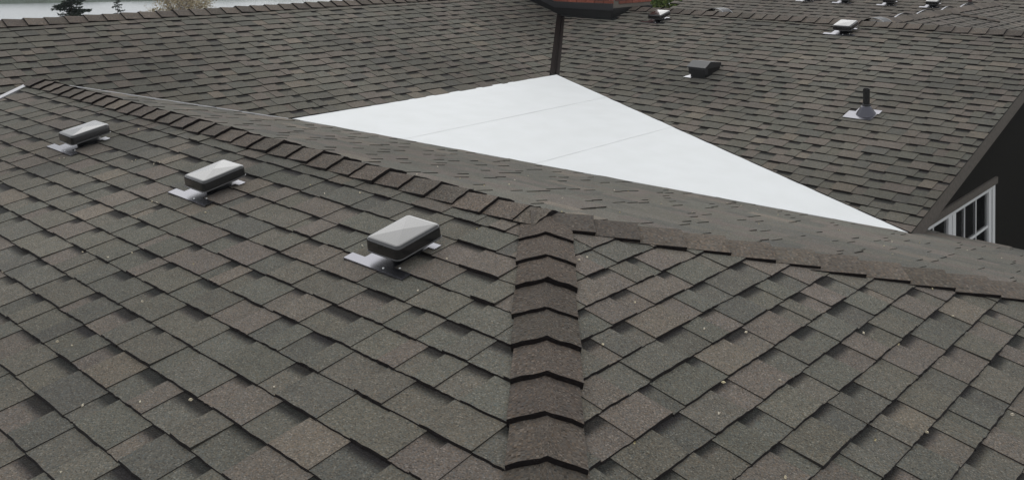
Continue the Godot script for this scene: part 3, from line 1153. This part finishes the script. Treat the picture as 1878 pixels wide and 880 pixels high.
# ---------------------------------------------------------------- the roof beyond
func far_house() -> void:
	var far := thing("house", Vector3.ZERO, "second house beyond the right ridge, grey-brown shingle roof with a row of five vents", "house")
	specs.clear()
	var yr := 0.166
	var zr := -12.9
	var up3 := Vector3(0, P_3, -1)
	var o3 := Vector3(0, yr + P_3 * 1.6, zr - 1.6)
	var a := slope("far south", o3, Vector3(1, 0, 0), up3, [])
	deck(a, -6.87, 4.5, -4.6, 0.0, 0.1, far)
	lay(a, 0.135, -4.5, -6.87, 4.5, -3.6, 0.0, 60)
	var bk := slope("far back", o3, Vector3(-1, 0, 0), Vector3(0, P_3, 1), [])
	deck(bk, -4.5, 6.87, -4.0, 0.0, 0.1, far)
	var o4 := Vector3(-1.83, yr, -9.0)
	var cut := vplane(Vector3(-1.845, 0, -13.0), Vector3(-1.592, 0, -13.446), Vector3(-1, 0, -10))
	var c := slope("far wing east", o4, Vector3(0, 0, -1), Vector3(-1, P_3, 0), [cut])
	deck(c, -0.9, 6.2, -2.6, 0.0, 0.1, far)
	lay(c, 0.135, -2.5, -0.9, 6.2, -2.5, -0.01, 60)
	var d := slope("far wing west", o4, Vector3(0, 0, 1), Vector3(1, P_3, 0), [])
	deck(d, -4.4, 0.9, -2.2, 0.0, 0.1, far)
	var rest := {}
	for z in specs:
		var q: Slope = z.q
		if not rest.has(q.name): rest[q.name] = Buf.new()
		var keep: Color = z.col
		z.col = keep.lerp(Color(0.135, 0.115, 0.104), 0.45)
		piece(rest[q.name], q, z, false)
	for key in rest:
		tag(put("shingles", rest[key].mesh(), M.shingle, slopes[key].node), "", "", "", "stuff")
	caps(Vector3(-1.83, yr, -8.3), Vector3(-1.83, yr, -12.95), -c.u, -d.u, 0.11, 0.19, far, false)
	# hip caps that cross the wing
	var h0 := Vector3(-1.842, 0.17, -10.407)
	var h1 := Vector3(-1.329, 0.016, -11.146)
	caps(h0, h1, -c.u + Vector3(0, 0, 0.6), -c.u - Vector3(0, 0, 1.2), 0.03, 0.14, far, false)
	# lifted pale metal edges along that ridge
	for k in [[-8.8, 0.62], [-9.55, 0.75], [-10.5, 0.6], [-11.3, 0.6]]:
		var b := Buf.new()
		for i in 8:
			var f0 := i / 8.0
			var f1 := (i + 1) / 8.0
			var p := Vector3(-1.86, yr + 0.022 + 0.042 * sin(PI * f0), k[0] - k[1] * f0)
			var r := Vector3(-1.86, yr + 0.022 + 0.042 * sin(PI * f1), k[0] - k[1] * f1)
			b.face(p, r, r + Vector3(-0.03, -0.006, 0), p + Vector3(-0.03, -0.006, 0), Vector3.UP, Color.WHITE)
			b.face(p, r, r + Vector3(0, -0.011, 0), p + Vector3(0, -0.011, 0), Vector3.RIGHT, Color.WHITE)
		put("ridge_flashing", b.mesh(), M.flange, far)
	var w := Buf.new()
	w.box(Vector3(-6.4, -3.8, -18.0), Vector3(4.2, -0.7, -10.6), Color.WHITE)
	put("wall", w.mesh(), M.stucco, far)


# ---------------------------------------------------------------- vents, pipes
func on_roof(q: Slope, x: float, z: float) -> Vector3:
	var p := Vector3(x, 0, z)
	p.y = q.o.y - (q.n.x * (x - q.o.x) + q.n.z * (z - q.o.z)) / q.n.y
	return p


func roof_things() -> void:
	var s: Slope = slopes["south"]
	var f2: Slope = slopes["right wing"]
	var f3: Slope = slopes["far south"]
	var g := "black roof vents on the near slope"
	var first := roof_vent(s, on_roof(s, -0.297, 0.493), "black square roof vent nearest the hip, on the near left slope", g)
	for k in [[-1.697, "black square roof vent in the middle of three on the near left slope"], [-3.177, "black square roof vent farthest from the hip, leftmost on the near slope"]]:
		var c := first.duplicate()
		add_child(c, true)
		c.name = "roof_vent_001" if k[0] > -2 else "roof_vent_002"
		c.position = on_roof(s, k[0], 0.497)
		tag(c, k[1], "roof vent", g)
	roof_vent(f2, on_roof(f2, -1.76, -7.11), "black roof vent just below the right ridge caps, beyond the pipe", "black roof vents on the right wing")
	roof_vent(f2, on_roof(f2, -4.12, -7.04), "black roof vent beside the brick chimney, near the right ridge", "black roof vents on the right wing")
	var labels := ["first of five", "second of five", "middle one of five", "fourth of five", "last of five"]
	var xs := [-5.5, -4.787, -4.128, -3.371, -2.69]
	for i in 5:
		roof_vent(f3, on_roof(f3, xs[i], -12.68), "black roof vent, %s from the left on the far roof" % labels[i], "black roof vents on the far roof", 0.19, 0.2)
	# low hoods behind the right ridge
	var b2: Slope = slopes["right wing back"]
	for k in [[-3.62, "low metal vent hood behind the right ridge, near the green tree"], [-1.62, "low metal vent hood behind the right ridge, by the roof vent"]]:
		var o := thing("ridge_vent_hood", on_roof(b2, k[0], C2 - 0.2), k[1], "vent hood", "low hoods behind the right ridge")
		var b := Buf.new()
		for i in 10:
			var a0 := PI * (0.08 + 0.84 * i / 10.0)
			var a1 := PI * (0.08 + 0.84 * (i + 1) / 10.0)
			for zz in [0.0]:
				b.face(Vector3(cos(a0) * 0.15, sin(a0) * 0.1 + 0.01, 0.1), Vector3(cos(a1) * 0.15, sin(a1) * 0.1 + 0.01, 0.1), Vector3(cos(a1) * 0.15, sin(a1) * 0.1 + 0.01, -0.1), Vector3(cos(a0) * 0.15, sin(a0) * 0.1 + 0.01, -0.1), Vector3(cos(a0), sin(a0), 0), Color.WHITE)
		put("hood", b.mesh(), M.flashing, o)
		var rm := Buf.new()
		for i in 10:
			var a0 := PI * (0.08 + 0.84 * i / 10.0)
			var a1 := PI * (0.08 + 0.84 * (i + 1) / 10.0)
			var u0 := Vector3(cos(a0) * 0.152, sin(a0) * 0.102 + 0.01, 0)
			var u1 := Vector3(cos(a1) * 0.152, sin(a1) * 0.102 + 0.01, 0)
			for zz in [-0.104, 0.096]:
				rm.face(u0 + Vector3(0, 0, zz), u1 + Vector3(0, 0, zz), u1 + Vector3(0, 0, zz + 0.008), u0 + Vector3(0, 0, zz + 0.008), u0, Color.WHITE)
		put("rim", rm.mesh(), M.silver, o)
		var ba := Buf.new()
		ba.box(Vector3(-0.14, -0.02, -0.08), Vector3(0.14, 0.065, 0.08), Color.WHITE)
		put("throat", ba.mesh(), M.matt_black, o)

	# exhaust hood on the right wing
	var eh := thing("exhaust_hood", Vector3(-2.57, -0.275, -5.39), "black metal exhaust hood with sloped lid on the right roof slope", "exhaust vent")
	var base := Buf.new()
	prism(base, PackedVector2Array([Vector2(0.0, -0.03), Vector2(0.012, 0.112), Vector2(-0.3, 0.15), Vector2(-0.3, 0.04)]), -0.078, 0.083, Color.WHITE)
	put("body", base.mesh(), M.matt_black, eh)
	var lid := Buf.new()
	prism(lid, PackedVector2Array([Vector2(0.012, 0.107), Vector2(0.012, 0.119), Vector2(-0.098, 0.172), Vector2(-0.305, 0.15), Vector2(-0.305, 0.112)]), -0.122, 0.094, Color.WHITE)
	prism(lid, PackedVector2Array([Vector2(0.002, 0.05), Vector2(0.014, 0.112), Vector2(-0.05, 0.112), Vector2(-0.05, 0.05)]), -0.1, 0.09, Color.WHITE)
	put("lid", lid.mesh(), M.flashing, eh)
	var fl := Buf.new()
	var fq := func(x: float, z: float) -> Vector3: return on_roof(f2, -2.57 + x, -5.39 + z) + f2.n * 0.012 - Vector3(-2.57, -0.275, -5.39)
	fl.face(fq.call(-0.15, 0.03), fq.call(-0.06, 0.03), fq.call(-0.06, -0.06), fq.call(-0.11, -0.06), f2.n, Color.WHITE)
	put("flange", fl.mesh(), M.silver, eh)

	# plumbing pipe with its boot
	var pp := thing("vent_pipe", on_roof(f2, -0.705, -5.045), "black plumbing vent pipe with silver flashing boot on the right roof slope", "vent pipe")
	put("pipe", lathe(PackedVector2Array([Vector2(0.028, 0.02), Vector2(0.028, 0.225), Vector2(0.024, 0.225), Vector2(0.024, 0.19)]), 20, false), M.matt_black, pp)
	var cone := put("boot", lathe(PackedVector2Array([Vector2(0.093, -0.03), Vector2(0.087, 0.006), Vector2(0.08, 0.016), Vector2(0.046, 0.066), Vector2(0.037, 0.08), Vector2(0.03, 0.082)]), 24), mat(Color(0.09, 0.09, 0.105), 0.3, 0.9), pp)
	cone.rotation.x = atan(P_2) * 0.5
	put("collar", lathe(PackedVector2Array([Vector2(0.037, 0.072), Vector2(0.037, 0.086), Vector2(0.0285, 0.095)]), 20), M.matt_black, pp)
	var pf := Buf.new()
	var pq := func(x: float, z: float) -> Vector3: return on_roof(f2, -0.705 + x, -5.045 + z) + f2.n * 0.0135 - on_roof(f2, -0.705, -5.045)
	for k in [[-0.155, 0.085, -0.02, 0.125], [-0.1, 0.1, -0.1, -0.02]]:
		pf.face(pq.call(k[0], k[3]), pq.call(k[1], k[3]), pq.call(k[1], k[2]), pq.call(k[0], k[2]), f2.n, Color.WHITE)
		pf.face(pq.call(k[0], k[3]), pq.call(k[1], k[3]), pq.call(k[1], k[3]) - f2.n * 0.008, pq.call(k[0], k[3]) - f2.n * 0.008, Vector3(0, 0, 1), Color.WHITE)
	put("flange", pf.mesh(), M.flange, pp)

	var fp := thing("vent_pipe", on_roof(f3, -2.18, -12.78), "thin dark red pipe standing on the far roof beside its last vent", "vent pipe")
	fp.name = "vent_pipe_001"
	put("pipe", lathe(PackedVector2Array([Vector2(0.03, -0.03), Vector2(0.03, 0.32), Vector2(0.022, 0.32)]), 14, false), mat(Color(0.06, 0.03, 0.028), 0.6), fp)
	put("boot", lathe(PackedVector2Array([Vector2(0.07, -0.02), Vector2(0.05, 0.02), Vector2(0.031, 0.05)]), 14), M.matt_black, fp)


func petals() -> void:
	var b := Buf.new()
	var r := RandomNumberGenerator.new()
	r.seed = 4
	for k in 150:
		var q: Slope = slopes[["south", "east", "south", "east", "north"][k % 5]]
		var p := Vector3()
		if q.name == "south":
			p = on_roof(q, r.randf_range(-3.2, 1.6), r.randf_range(0.2, 2.6))
		elif q.name == "east":
			p = on_roof(q, r.randf_range(0.1, 2.2), r.randf_range(-1.6, 1.6))
		else:
			p = on_roof(q, r.randf_range(-1.5, 1.0), r.randf_range(-3.0, -0.2))
		var ok := true
		for c in q.clips:
			if c.distance_to(p) < 0.1: ok = false
		if not ok: continue
		p += q.n * 0.011
		var x := Vector3(r.randfn(), 0, r.randfn()).normalized() * r.randf_range(0.0035, 0.008)
		var z := x.cross(q.n).normalized() * r.randf_range(0.0028, 0.005)
		var y := q.n * r.randf_range(0.002, 0.004)
		var col := Color(0.62, 0.56, 0.46).lerp(Color(0.5, 0.42, 0.16), r.randf() * r.randf())
		b.face(p + x, p + z + y, p - x, p - z + y, q.n, col)
		b.face(p + x - y * 0.4, p + z - y, p - x - y * 0.4, p - z - y, q.n, col)
	tag(put("petal_litter", b.mesh(), M.plain), "small pale petals and seeds scattered over the near shingles", "litter", "", "stuff")
